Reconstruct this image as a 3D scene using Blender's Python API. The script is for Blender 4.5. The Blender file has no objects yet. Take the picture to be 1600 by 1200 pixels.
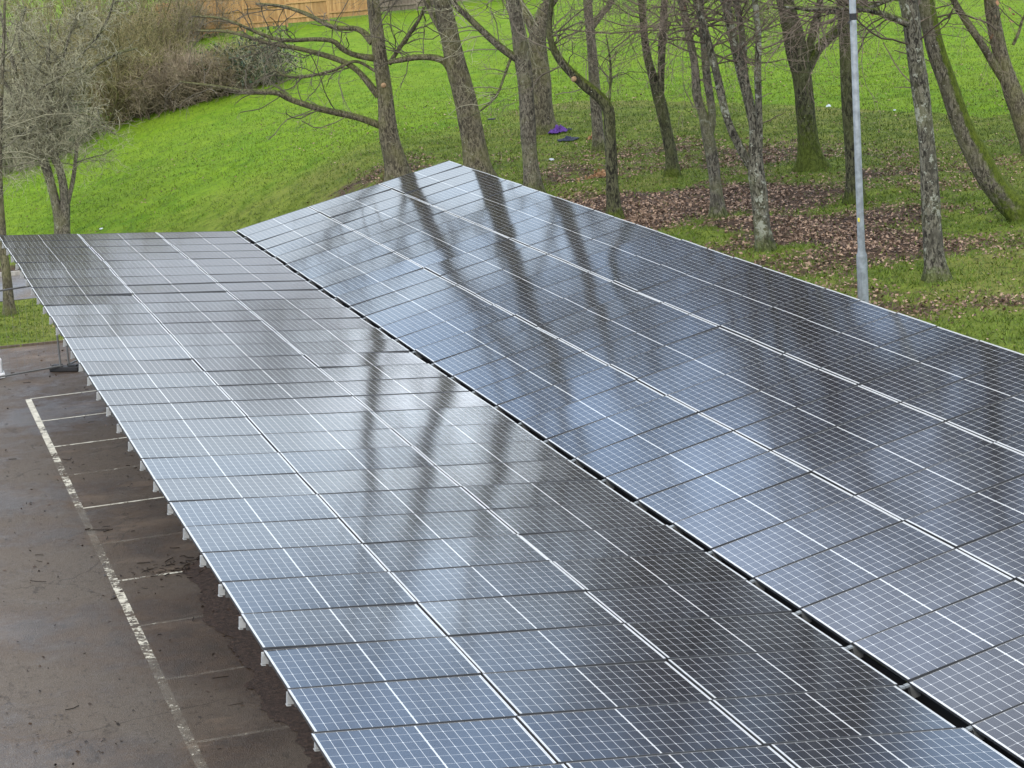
import bpy, math, random
import numpy as np

# ------------------------------------------------------------------ camera, sky, sun, exposure
S = bpy.context.scene
COL = S.collection
RM = np.array([[0.95438639, -0.29061418, -0.0684837],
               [-0.12554549, -0.18249794, -0.97515785],
               [0.27089656, 0.9392752, -0.21065885]])      # rows: right, down, forward
CAM = np.array([-8.28638306, -50.5906485, 6.97189829])
FOC = 3526.9
cd = bpy.data.cameras.new('camera'); cam = bpy.data.objects.new('camera', cd); COL.objects.link(cam)
cd.sensor_width = 36.0; cd.lens = FOC / 1600 * 36.0; cd.clip_start = 0.1; cd.clip_end = 3000
from mathutils import Matrix, Vector
m4 = Matrix.Identity(4)
for i in range(3):
    m4[i][0] = RM[0][i]; m4[i][1] = -RM[1][i]; m4[i][2] = -RM[2][i]; m4[i][3] = CAM[i]
cam.matrix_world = m4
S.camera = cam

SUN_EL, SUN_AZ = math.radians(32), math.radians(205)        # azimuth clockwise from +y
w = bpy.data.worlds.new('World'); S.world = w; w.use_nodes = True
wn, wl = w.node_tree.nodes, w.node_tree.links
for n in list(wn): wn.remove(n)
def WN(t, **k):
    n = wn.new(t)
    for a, b in k.items(): setattr(n, a, b)
    return n
out = WN('ShaderNodeOutputWorld'); bg = WN('ShaderNodeBackground'); wl.new(bg.outputs[0], out.inputs[0])
sky = WN('ShaderNodeTexSky', sky_type='NISHITA', sun_disc=False, sun_elevation=SUN_EL, sun_rotation=SUN_AZ)
tc = WN('ShaderNodeTexCoord'); mp = WN('ShaderNodeMapping'); mp.inputs['Scale'].default_value = (1, 1, 2.6)
wl.new(tc.outputs['Generated'], mp.inputs[0])
nz = WN('ShaderNodeTexNoise'); nz.inputs['Scale'].default_value = 2.3; nz.inputs['Detail'].default_value = 5; nz.inputs['Roughness'].default_value = 0.55
wl.new(mp.outputs[0], nz.inputs['Vector'])
sep = WN('ShaderNodeSeparateXYZ'); wl.new(tc.outputs['Generated'], sep.inputs[0])
el = WN('ShaderNodeMapRange'); el.inputs[1].default_value = 0.10; el.inputs[2].default_value = 0.45; el.inputs[3].default_value = 0.26; el.inputs[4].default_value = 0.02
wl.new(sep.outputs['Z'], el.inputs[0])
ad = WN('ShaderNodeMath', operation='ADD'); wl.new(nz.outputs['Fac'], ad.inputs[0]); wl.new(el.outputs[0], ad.inputs[1])
cr = WN('ShaderNodeMapRange', interpolation_type='SMOOTHSTEP'); cr.inputs[1].default_value = 0.40; cr.inputs[2].default_value = 0.68; cr.inputs[3].default_value = 0.72; cr.inputs[4].default_value = 1.0
wl.new(ad.outputs[0], cr.inputs[0])
n2 = WN('ShaderNodeTexNoise'); n2.inputs['Scale'].default_value = 4.1; n2.inputs['Detail'].default_value = 4
wl.new(mp.outputs[0], n2.inputs['Vector'])
cc = WN('ShaderNodeMapRange'); cc.inputs[1].default_value = 0.3; cc.inputs[2].default_value = 0.7; cc.inputs[3].default_value = 0.78; cc.inputs[4].default_value = 1.22
wl.new(n2.outputs['Fac'], cc.inputs[0])
low = WN('ShaderNodeValToRGB'); e_ = low.color_ramp.elements                       # grey low cloud, brightest band, bluer thin cloud above
for q_, c_ in ((0.0, (.60, .65, .74)), (.13, (.68, .75, .87)), (.173, (.92, 1.03, 1.17)), (.205, (1.08, 1.27, 1.48)), (.245, (1.10, 1.38, 1.76)), (.31, (.80, 1.18, 1.86)), (.36, (1.08, 1.48, 2.18)), (.43, (1.62, 1.98, 2.7)), (.52, (1.95, 2.2, 2.75)), (.66, (1.75, 1.78, 1.85)), (.95, (1.75, 1.74, 1.75))):
    k_ = e_.new(q_); k_.color = (*[v_ / 3.28 for v_ in c_], 1)
e_.remove(e_[0]); e_.remove(e_[-1]); wl.new(sep.outputs['Z'], low.inputs[0])
cl0 = WN('ShaderNodeMix', data_type='RGBA', blend_type='MULTIPLY'); cl0.inputs[0].default_value = 1.0
cl0.inputs[6].default_value = (31, 30.5, 29.5, 1); wl.new(low.outputs[0], cl0.inputs[7])
cloud = WN('ShaderNodeMix', data_type='RGBA', blend_type='MULTIPLY'); cloud.inputs[0].default_value = 1.0
wl.new(cl0.outputs[2], cloud.inputs[6]); wl.new(cc.outputs[0], cloud.inputs[7])
dot = WN('ShaderNodeVectorMath', operation='DOT_PRODUCT'); wl.new(tc.outputs['Generated'], dot.inputs[0]); dot.inputs[1].default_value = (.288, .941, .176)
spot = WN('ShaderNodeMapRange', interpolation_type='SMOOTHSTEP'); spot.inputs[1].default_value = .9962; spot.inputs[2].default_value = .9997; spot.inputs[3].default_value = 1.0; spot.inputs[4].default_value = 2.6
wl.new(dot.outputs['Value'], spot.inputs[0])                                       # one brighter break in the cloud
cloud2 = WN('ShaderNodeMix', data_type='RGBA', blend_type='MULTIPLY'); cloud2.inputs[0].default_value = 1.0
wl.new(cloud.outputs[2], cloud2.inputs[6]); wl.new(spot.outputs[0], cloud2.inputs[7]); cloud = cloud2
mx = WN('ShaderNodeMix', data_type='RGBA'); wl.new(cr.outputs[0], mx.inputs[0]); wl.new(sky.outputs[0], mx.inputs[6]); wl.new(cloud.outputs[2], mx.inputs[7])
wl.new(mx.outputs[2], bg.inputs[0]); bg.inputs[1].default_value = 0.10

sd = bpy.data.lights.new('sun', 'SUN'); sd.energy = 1.5; sd.angle = math.radians(14); sd.color = (1.0, 0.93, 0.82)
so = bpy.data.objects.new('sun', sd); COL.objects.link(so)
dv = Vector((math.sin(SUN_AZ) * math.cos(SUN_EL), math.cos(SUN_AZ) * math.cos(SUN_EL), math.sin(SUN_EL)))
so.rotation_euler = dv.to_track_quat('Z', 'Y').to_euler(); so.location = dv * 80
S.view_settings.view_transform = 'Standard'; S.view_settings.look = 'None'
S.view_settings.gamma = 1; S.view_settings.exposure = 0.36; S.view_settings.use_curve_mapping = False
try:
    S.cycles.max_bounces = 6; S.cycles.transparent_max_bounces = 8; S.cycles.diffuse_bounces = 3; S.cycles.glossy_bounces = 3
except Exception: pass

rng = np.random.default_rng(11)
random.seed(5)

# ------------------------------------------------------------------ terrain maths
LOT = -2.7
def ss(a, b, v):
    t = np.clip((v - a) / (b - a), 0, 1); return t * t * (3 - 2 * t)
def zt(x, y):
    x = np.asarray(x, float); y = np.asarray(y, float)
    k = ss(0, 24, y)
    x0 = 3.0 - 11.0 * k; x1 = 5.7 + 3.3 * k
    ramp = ss(x0, x1, x)
    hp = 0.15 + 0.012 * (x - 6) + 0.012 * np.maximum(y, 0) + 0.012 * np.maximum(x - 6, 0)
    hp = np.minimum(hp, 3.0)
    d = (x + 8.3) * .36 + (y + 50.6) * .933
    z = LOT + ramp * (hp - LOT) + 0.02 * np.clip(y - 18, 0, 60) * (1 - ramp)
    return z + 0.045 * np.clip(d - 80, 0, 90) - 0.012 * np.clip(d - 150, 0, 300)
def hz(a, b, s):
    n = np.sin(a * 127.1 + b * 311.7 + s * 74.7) * 43758.5453; return n - np.floor(n)
def vnoise(x, y, s=0):
    xi, yi = np.floor(x), np.floor(y); fx, fy = x - xi, y - yi
    fx = fx * fx * (3 - 2 * fx); fy = fy * fy * (3 - 2 * fy)
    return (hz(xi, yi, s) * (1 - fx) + hz(xi + 1, yi, s) * fx) * (1 - fy) + (hz(xi, yi + 1, s) * (1 - fx) + hz(xi + 1, yi + 1, s) * fx) * fy
def fbm(x, y, s=0, o=4):
    v = 0; a = .5
    for i in range(o): v = v + a * vnoise(x * 2 ** i, y * 2 ** i, s + i); a *= .5
    return v
def ray(px, py):
    d = RM.T @ np.array([(px - 800) / FOC, (py - 600) / FOC, 1.0]); return d
def march(px, py):
    d = ray(px, py); d = d / np.hypot(d[0], d[1])
    t = np.arange(15, 400, .05); P = CAM + t[:, None] * d
    b = P[:, 2] < zt(P[:, 0], P[:, 1]); i = int(np.argmax(b)) if b.any() else len(t) - 1
    return P[i]
def flat(px, py, z):
    d = ray(px, py); return CAM + d * ((z - CAM[2]) / d[2])
FH = np.array([RM[2][0], RM[2][1], 0]); FH /= np.linalg.norm(FH)
def upright(px, py, base, dep=0.0):
    """point seen at a pixel on the upright plane through base (dep metres behind it)"""
    d = ray(px, py); t = ((base - CAM) @ FH + dep) / (d @ FH); return CAM + d * t
def ppm(P): return FOC / ((P - CAM) @ RM[2])

# ------------------------------------------------------------------ mesh helpers
class MB:
    def __init__(s): s.v = []; s.f = []; s.n = 0; s.a = []
    def add(s, v, f, attr=None):
        v = np.asarray(v, float).reshape(-1, 3)
        s.v.append(v); s.f.append((np.asarray(f, np.int64) + s.n)); s.n += len(v)
        s.a.append(np.full(len(v), 0.0) if attr is None else np.broadcast_to(np.asarray(attr, float), (len(v),)))
    def box(s, c, size, R=None, attr=None):
        h = np.array(size, float) / 2
        v = np.array([[x, y, z] for x in (-1, 1) for y in (-1, 1) for z in (-1, 1)], float) * h
        if R is not None: v = v @ np.array(R, float).T
        s.add(v + np.array(c, float), [[0, 1, 3, 2], [4, 6, 7, 5], [0, 4, 5, 1], [2, 3, 7, 6], [0, 2, 6, 4], [1, 5, 7, 3]], attr)
    def bar(s, a, b, wd, ht):
        a = np.array(a, float); b = np.array(b, float); d = b - a; L = np.linalg.norm(d); d /= L
        up = np.array([0, 0, 1.]); 
        if abs(d[2]) > .95: up = np.array([0, 1., 0])
        x = np.cross(up, d); x /= np.linalg.norm(x); u = np.cross(d, x)
        s.box((a + b) / 2, (wd, L, ht), np.stack([x, d, u], 1))
    def tubes(s, P, R, sides=3, attr=None, cap=False):
        """P (N,S,3) centre lines, R (N,S) radii: one tube each"""
        P = np.asarray(P, float); R = np.asarray(R, float); N, K = R.shape
        T = np.gradient(P, axis=1); T /= np.linalg.norm(T, axis=2, keepdims=True) + 1e-9
        m = T.mean(1); ref = np.where(np.abs(m[:, 2:3]) > .8, np.array([[1., 0, 0]]), np.array([[0, 0, 1.]]))
        A = np.cross(T, ref[:, None, :]); A /= np.linalg.norm(A, axis=2, keepdims=True) + 1e-9
        B = np.cross(T, A)
        th = np.arange(sides) * 2 * np.pi / sides
        if R.ndim == 2: rr = R[:, :, None]
        V = P[:, :, None, :] + (A[:, :, None, :] * np.cos(th)[None, None, :, None] + B[:, :, None, :] * np.sin(th)[None, None, :, None]) * rr[..., None]
        base = (np.arange(N) * K * sides)[:, None, None]
        k = (np.arange(K - 1) * sides)[None, :, None]; j = np.arange(sides)[None, None, :]; j2 = (np.arange(sides) + 1) % sides
        a = base + k + j; b = base + k + j2[None, None, :]
        F = np.stack([a, b, b + sides, a + sides], -1).reshape(-1, 4)
        at = None
        if attr is not None: at = np.broadcast_to(np.asarray(attr, float).reshape(N, 1, 1), (N, K, sides)).reshape(-1)
        s.add(V.reshape(-1, 3), F, at)
        if cap and sides == 4:
            for i in range(N):
                o = s.n - N * K * sides + i * K * sides
                s.f.append(np.array([[o + 3, o + 2, o + 1, o]])); s.f.append(np.array([[o + (K - 1) * 4 + q for q in range(4)]]))
    def lathe(s, prof, c, sides=24, top=True):
        """prof: (radius, z) pairs round a vertical axis"""
        th = np.arange(sides) * 2 * np.pi / sides
        V = np.array([[c[0] + r * math.cos(t), c[1] + r * math.sin(t), c[2] + z] for r, z in prof for t in th])
        F = [[k * sides + j, k * sides + (j + 1) % sides, (k + 1) * sides + (j + 1) % sides, (k + 1) * sides + j] for k in range(len(prof) - 1) for j in range(sides)]
        s.add(V, F)
    def build(s, name, mat, parent=None, smooth=False, attr=None, loc=None):
        me = bpy.data.meshes.new(name)
        V = np.concatenate(s.v); 
        if loc is not None: V = V - np.array(loc)
        quads = [f for f in s.f if f.shape[1] == 4]; tris = [f for f in s.f if f.shape[1] == 3]
        loops = np.concatenate([f.reshape(-1) for f in quads + tris])
        tot = np.concatenate([np.full(len(f), f.shape[1]) for f in quads + tris])
        st = np.concatenate([[0], np.cumsum(tot)[:-1]])
        me.vertices.add(len(V)); me.vertices.foreach_set('co', V.astype(np.float32).reshape(-1))
        me.loops.add(len(loops)); me.loops.foreach_set('vertex_index', loops.astype(np.int32))
        me.polygons.add(len(tot)); me.polygons.foreach_set('loop_start', st.astype(np.int32)); me.polygons.foreach_set('loop_total', tot.astype(np.int32))
        me.polygons.foreach_set('use_smooth', np.full(len(tot), smooth, bool))
        if attr:
            A = me.attributes.new(attr, 'FLOAT', 'POINT'); A.data.foreach_set('value', np.concatenate(s.a).astype(np.float32))
        me.update(calc_edges=True); me.validate()
        me.materials.append(mat)
        o = bpy.data.objects.new(name, me); COL.objects.link(o)
        if parent is not None: o.parent = parent
        if loc is not None: o.location = tuple(loc)
        return o
def tag(o, label=None, cat=None, group=None, kind=None):
    for k, v in (('label', label), ('category', cat), ('group', group), ('kind', kind)):
        if v: o[k] = v
    return o
def empty(name, loc, label, cat, group=None):
    o = bpy.data.objects.new(name, None); COL.objects.link(o); o.location = tuple(loc); o.empty_display_size = .3
    return tag(o, label, cat, group)
def part(mb, name, mat, root, smooth=False, attr=None):
    """a part modelled in world space, hung on its thing"""
    o = mb.build(name, mat, None, smooth, attr); o.parent = root; o.location = -Vector(root.location); return o

# ------------------------------------------------------------------ materials
def lin(r, g, b): return tuple(((c / 255) / 12.92 if c / 255 < .04045 else ((c / 255 + .055) / 1.055) ** 2.4) for c in (r, g, b)) + (1,)
class NT:
    def __init__(s, name):
        s.m = bpy.data.materials.new(name); s.m.use_nodes = True; s.n = s.m.node_tree.nodes; s.l = s.m.node_tree.links
        s.p = s.n['Principled BSDF']; s.out = s.n['Material Output']
    def put(s, sock, v):
        if hasattr(v, 'is_output'): s.l.new(v, sock)
        else:
            try: sock.default_value = v
            except Exception: sock.default_value = (v, v, v, 1) if len(sock.default_value) == 4 else (v, v, v)
    def math(s, op, a, b=0.0, c=0.0):
        n = s.n.new('ShaderNodeMath'); n.operation = op; s.put(n.inputs[0], a); s.put(n.inputs[1], b); s.put(n.inputs[2], c); return n.outputs[0]
    def mix(s, f, a, b, mode='MIX'):
        n = s.n.new('ShaderNodeMix'); n.data_type = 'RGBA'; n.blend_type = mode
        s.put(n.inputs[0], f); s.put(n.inputs[6], a); s.put(n.inputs[7], b); return n.outputs[2]
    def coord(s, which='Object'): return s.n.new('ShaderNodeTexCoord').outputs[which]
    def mapping(s, v, scale=(1, 1, 1), loc=(0, 0, 0)):
        n = s.n.new('ShaderNodeMapping'); s.l.new(v, n.inputs[0]); n.inputs['Scale'].default_value = scale; n.inputs['Location'].default_value = loc; return n.outputs[0]
    def noise(s, v, scale, detail=4, rough=.55, dist=0):
        n = s.n.new('ShaderNodeTexNoise'); s.put(n.inputs['Vector'], v); n.inputs['Scale'].default_value = scale; n.inputs['Detail'].default_value = detail
        n.inputs['Roughness'].default_value = rough; n.inputs['Distortion'].default_value = dist; return n.outputs['Fac']
    def voro(s, v, scale, feature='F1', out='Distance'):
        n = s.n.new('ShaderNodeTexVoronoi'); n.feature = feature; s.put(n.inputs['Vector'], v); n.inputs['Scale'].default_value = scale; return n.outputs[out]
    def ramp(s, f, lo, hi, a=0.0, b=1.0):
        n = s.n.new('ShaderNodeMapRange'); n.interpolation_type = 'SMOOTHSTEP'; s.put(n.inputs[0], f)
        n.inputs[1].default_value = lo; n.inputs[2].default_value = hi; n.inputs[3].default_value = a; n.inputs[4].default_value = b; return n.outputs[0]
    def attr(s, name):
        n = s.n.new('ShaderNodeAttribute'); n.attribute_name = name; return n.outputs['Fac']
    def sepx(s, v):
        n = s.n.new('ShaderNodeSeparateXYZ'); s.l.new(v, n.inputs[0]); return n.outputs
    def rnd(s): return s.n.new('ShaderNodeObjectInfo').outputs['Random']
    def bump(s, h, strength=.5, dist=.02):
        n = s.n.new('ShaderNodeBump'); s.put(n.inputs['Height'], h); n.inputs['Strength'].default_value = strength; n.inputs['Distance'].default_value = dist
        s.l.new(n.outputs[0], s.p.inputs['Normal']); return n
    def set(s, col=None, rough=None, metal=None, spec=None):
        if col is not None: s.put(s.p.inputs['Base Color'], col)
        if rough is not None: s.put(s.p.inputs['Roughness'], rough)
        if metal is not None: s.put(s.p.inputs['Metallic'], metal)
        if spec is not None: s.put(s.p.inputs['Specular IOR Level'], spec)
        return s.m

def bark(name, base, dark, lichen, amt, moss=0.3):
    t = NT(name); v = t.coord('Object')
    st = t.mapping(v, (1, 1, .42))
    n1 = t.noise(st, 21, 6, .7, .8); n2 = t.noise(v, 7.5, 6, .75); n3 = t.noise(v, 1.5, 4); n4 = t.noise(st, 5.0, 5, .7, .5)
    c = t.mix(t.ramp(n1, .42, .58), dark, base)
    c = t.mix(t.ramp(n4, .50, .64, 0, .75), c, tuple(x * .42 for x in base[:3]) + (1,))
    c = t.mix(t.ramp(n3, .45, .65, 0, .45), c, (base[0] * .85, base[1] * .95, base[2] * .55, 1))
    lic = t.ramp(t.math('ADD', n2, t.math('MULTIPLY', t.math('SUBTRACT', n3, .5), .5)), .60 - amt, .66 - amt, 0, .85)
    c = t.mix(lic, c, lichen)
    sp = t.ramp(t.voro(v, 11.0), .13, .06); sp = t.math('MULTIPLY', sp, t.ramp(t.noise(v, 3.5), .47, .58))
    c = t.mix(t.math('MULTIPLY', sp, .85), c, (.50, .51, .44, 1))
    mo = t.attr('moss'); mm = t.math('MULTIPLY', t.ramp(t.math('ADD', mo, t.math('MULTIPLY', t.math('SUBTRACT', n2, .5), 1.3)), .40, .75), moss)
    c = t.mix(mm, c, t.mix(t.ramp(n1, .3, .7), (.035, .050, .006, 1), (.115, .150, .018, 1)))
    t.bump(t.math('ADD', n1, t.math('ADD', n2, n4)), 1.0, .035)
    return t.set(c, .93, 0, .2)
BARK_GREY = bark('bark_grey', (.205, .185, .140, 1), (.050, .044, .034, 1), (.27, .27, .20, 1), .0, .6)
BARK_BROWN = bark('bark_brown', (.195, .172, .118, 1), (.046, .039, .028, 1), (.23, .21, .15, 1), -.03, .45)
BARK_DARK = bark('bark_dark', (.118, .118, .066, 1), (.022, .020, .014, 1), (.17, .18, .10, 1), -.02, .85)
BARK_LICHEN = bark('bark_lichen', (.185, .172, .132, 1), (.026, .023, .018, 1), (.36, .37, .30, 1), .05, .65)
BARK_MOSS = bark('bark_mossy', (.195, .175, .130, 1), (.042, .037, .026, 1), (.27, .26, .19, 1), .0, 1.0)
def twigmat(name, a, b, c=None):
    t = NT(name); f = t.attr('tone'); col = t.mix(f, a, b)
    if c: col = t.mix(t.ramp(t.noise(t.coord('Object'), 3.0), .45, .65), col, c)
    return t.set(col, .9, 0, .2)
TWIG_BROWN = twigmat('twig_brown', (.062, .054, .040, 1), (.22, .19, .145, 1))
TWIG_GREY = twigmat('twig_grey', (.085, .078, .055, 1), (.48, .46, .31, 1))
TWIG_RED = twigmat('twig_reddish', (.066, .052, .040, 1), (.25, .20, .155, 1))
TWIG_OLIVE = twigmat('twig_olive', (.085, .078, .032, 1), (.34, .29, .14, 1))
TWIG_BRAMBLE = twigmat('twig_bramble', (.085, .068, .046, 1), (.34, .275, .185, 1))
def leafmat(name, a, b, rough=.55):
    t = NT(name); return t.set(t.mix(t.attr('tone'), a, b), rough, 0, .3)
IVY = leafmat('ivy_leaf', (.012, .028, .012, 1), (.045, .075, .035, 1), .4)
DEAD = leafmat('dead_leaf', (.09, .042, .02, 1), (.30, .16, .085, 1), .7)
CHIP = leafmat('fresh_wood', (.28, .15, .07, 1), (.46, .28, .15, 1), .8)
LITTER = leafmat('litter_leaf', (.050, .027, .016, 1), (.42, .285, .195, 1), .6)
GRASSB = leafmat('grass_blade', (.050, .078, .008, 1), (.185, .29, .018, 1), .6)

def ground_mat():
    t = NT('lawn'); v = t.coord('Object'); li = t.attr('litter'); du = t.attr('dull')
    n1 = t.noise(v, .35, 4); n2 = t.noise(v, 1.6, 5, .65); n3 = t.noise(v, 7, 5, .7); n4 = t.noise(v, 26, 3, .7)
    br = t.mix(t.ramp(n2, .3, .7), (.082, .172, .005, 1), (.150, .262, .010, 1))
    br = t.mix(t.ramp(n1, .35, .65, 0, .5), br, (.165, .245, .016, 1))
    dl = t.mix(t.ramp(n2, .3, .7), (.074, .108, .012, 1), (.165, .212, .030, 1))
    dl = t.mix(t.ramp(n1, .42, .66, 0, .6), dl, (.185, .18, .05, 1))
    dm = t.ramp(t.math('ADD', du, t.math('MULTIPLY', t.math('SUBTRACT', n2, .5), .5)), .25, .75)
    c = t.mix(dm, br, dl)
    dk = t.math('MULTIPLY', t.ramp(t.math('ADD', t.math('MULTIPLY', n3, .6), t.math('MULTIPLY', t.noise(v, 3.1, 5, .7), .4)), .51, .64), t.math('ADD', .55, t.math('MULTIPLY', du, .35)))
    c = t.mix(dk, c, (.028, .035, .008, 1))
    lm = t.ramp(t.math('ADD', li, t.math('MULTIPLY', t.math('SUBTRACT', n2, .5), 1.3)), .34, .62)
    so = t.mix(t.ramp(n3, .35, .65), (.026, .017, .012, 1), (.105, .070, .046, 1))
    so = t.mix(t.ramp(n4, .58, .72, 0, .8), so, (.25, .17, .125, 1))
    c = t.mix(lm, c, so)
    t.bump(t.math('ADD', n3, t.math('MULTIPLY', n4, .7)), .8, .06)
    return t.set(c, .95, 0, .15)
LAWN = ground_mat()

def asphalt_mat(name, a, b, k=1.0, dirt=False):
    t = NT(name); v = t.coord('Object')
    n1 = t.noise(v, .33, 5, .6); n2 = t.noise(v, 1.5, 6, .7, .4); n3 = t.noise(v, 55, 3, .8); n4 = t.noise(t.mapping(v, (1.0, .35, 1)), 3.2, 5, .7); n5 = t.voro(v, 70)
    c = t.mix(t.ramp(n2, .32, .68), a, b)
    c = t.mix(t.ramp(n1, .44, .60, 0, .8), c, tuple(x * k for x in (.126, .106, .086)) + (1,))
    c = t.mix(t.ramp(n4, .60, .70, 0, .55), c, (.030, .024, .019, 1))
    c = t.mix(t.ramp(n3, .52, .70, 0, .75), c, tuple(x * k for x in (.20, .178, .152)) + (1,))
    c = t.mix(t.ramp(n3, .46, .30, 0, .7), c, (.022, .019, .016, 1))
    n6 = t.noise(t.mapping(v, (1, .6, 1)), 15, 4, .75)
    c = t.mix(t.ramp(n6, .55, .68, 0, .6), c, (.036, .029, .024, 1)); c = t.mix(t.ramp(n6, .44, .32, 0, .5), c, tuple(x * k for x in (.15, .132, .115)) + (1,))
    wv = t.mapping(v, (.55, .55, .55)); wn_ = t.noise(v, 2.2, 4)
    n = t.n.new('ShaderNodeVectorMath'); n.operation = 'ADD'; t.l.new(wv, n.inputs[0]); t.put(n.inputs[1], t.math('MULTIPLY', wn_, .35))
    ck = t.math('MULTIPLY', t.ramp(t.voro(n.outputs[0], .42, 'DISTANCE_TO_EDGE'), .005, .0015), t.ramp(t.noise(v, .5, 3), .48, .58))
    c = t.mix(t.math('MULTIPLY', ck, .4), c, (.016, .013, .011, 1))
    if dirt:                                        # brown silt washed over the bays
        xx = t.sepx(v)[0]; dm = t.ramp(t.math('ADD', xx, t.math('MULTIPLY', t.math('SUBTRACT', n2, .5), 1.6)), -5.5, -4.9, 0, 1)
        c = t.mix(t.math('MULTIPLY', dm, t.ramp(n1, .3, .6, .9, .5)), c, t.mix(1.0, c, (.66, .54, .43, 1), 'MULTIPLY'))
        si = t.ramp(t.noise(t.mapping(v, (.7, 1.3, 1), (3, 7, 0)), .9, 6, .7), .52, .66); c = t.mix(t.math('MULTIPLY', t.math('MULTIPLY', si, dm), .6), c, (.165, .120, .085, 1))
    ro = t.ramp(t.math('ADD', t.math('MULTIPLY', n1, .6), t.math('MULTIPLY', n2, .4)), .38, .58, .34, .88)
    t.bump(t.math('ADD', n3, t.math('MULTIPLY', n5, .6)), .8, .012)
    return t.set(c, ro, 0, .35)
ASPH = asphalt_mat('wet_asphalt', (.066, .048, .035, 1), (.116, .089, .067, 1), 1.0, True)
ROADM = asphalt_mat('path_asphalt', (.12, .118, .118, 1), (.17, .168, .17, 1), 1.3)
def soil_mat():
    t = NT('soil'); v = t.coord('Object'); n = t.noise(v, 13, 6, .8); n2 = t.noise(v, 2.5, 4)
    c = t.mix(t.ramp(n, .35, .7), (.028, .018, .013, 1), (.125, .080, .058, 1)); c = t.mix(t.ramp(n2, .5, .7, 0, .5), c, (.04, .024, .018, 1))
    t.bump(n, 1, .05); return t.set(c, .8, 0, .3)
SOIL = soil_mat()
def paint_mat():
    t = NT('worn_paint'); v = t.coord('Object'); w_ = t.attr('wear')
    n = t.math('ADD', t.math('MULTIPLY', t.noise(v, 13, 5, .75), .6), t.math('MULTIPLY', t.noise(v, 2.2, 3), .4))
    c = t.mix(t.ramp(t.noise(v, 6), .4, .6), (.52, .49, .40, 1), (.70, .67, .56, 1)); t.set(c, .7, 0, .3)
    tr = t.n.new('ShaderNodeBsdfTransparent'); ms = t.n.new('ShaderNodeMixShader')
    al = t.math('MAXIMUM', t.ramp(t.math('SUBTRACT', n, w_), -.03, .04), t.ramp(n, .38, .58, .02, .13)); t.l.new(al, ms.inputs[0]); t.l.new(tr.outputs[0], ms.inputs[1]); t.l.new(t.p.outputs[0], ms.inputs[2]); t.l.new(ms.outputs[0], t.out.inputs[0])
    return t.m
PAINT = paint_mat()
def simple(name, col, rough, metal=0, var=.15, scale=8, bump=0):
    t = NT(name); n = t.noise(t.coord('Object'), scale, 5, .6)
    c = t.mix(t.ramp(n, .3, .7), tuple(x * (1 - var) for x in col[:3]) + (1,), tuple(min(1, x * (1 + var)) for x in col[:3]) + (1,))
    if bump: t.bump(n, bump, .01)
    return t.set(c, rough, metal)
ALU = simple('anodised_aluminium', (.52, .53, .53, 1), .45, .4, .08)
GALV = simple('galvanised_steel', (.215, .238, .25, 1), .6, .15, .25, 9)
RAILM = simple('rail_steel', (.16, .165, .165, 1), .5, .3, .12, 10)
ENDCAP = simple('rail_end', (.38, .39, .385, 1), .6, .1, .15, 10)
FSHADE = simple('frame_seam_shade', (.050, .052, .055, 1), .55, .2, .1, 10)  # aluminium darkened so the shade in the row gaps is in its colour
BLACK = simple('black_rubber', (.018, .018, .019, 1), .7, 0, .3, 20, .4)
GUTTER = simple('black_gutter', (.006, .006, .007, 1), .6, 0, .3, 6)
BACK = simple('backsheet', (.55, .55, .55, 1), .7)
KERB = simple('concrete_kerb', (.33, .31, .27, 1), .9, 0, .2, 9, .5)
WHITEP = simple('white_plastic', (.72, .73, .74, 1), .45, 0, .06, 5)
YELLOW = simple('yellow_sticker', (.7, .6, .05, 1), .6)
PURPLE = simple('purple_cloth', (.085, .032, .20, 1), .9, 0, .4, 25, .6)
NAVY = simple('navy_cloth', (.022, .026, .055, 1), .9, 0, .4, 25, .6)
LITTERW = simple('white_litter', (.62, .68, .76, 1), .5, 0, .2, 30)
CUT = simple('cut_wood', (.33, .215, .115, 1), .8, 0, .3, 30)
def fence_mat(name, a, b):
    t = NT(name); v = t.coord('Object'); n = t.noise(t.mapping(v, (9, 9, .7)), 2.4, 5, .7); n2 = t.noise(v, .8, 3)
    c = t.mix(t.ramp(n, .3, .7), a, b); c = t.mix(t.ramp(t.math('ADD', n2, t.math('MULTIPLY', t.attr('tone'), .3)), .5, .8, 0, .55), c, tuple(x * .55 for x in a[:3]) + (1,))
    return t.set(c, .85, 0, .2)
FENCE = fence_mat('tan_boards', (.38, .215, .085, 1), (.56, .35, .155, 1))
FENCEG = fence_mat('grey_boards', (.15, .118, .088, 1), (.26, .215, .165, 1))

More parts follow.
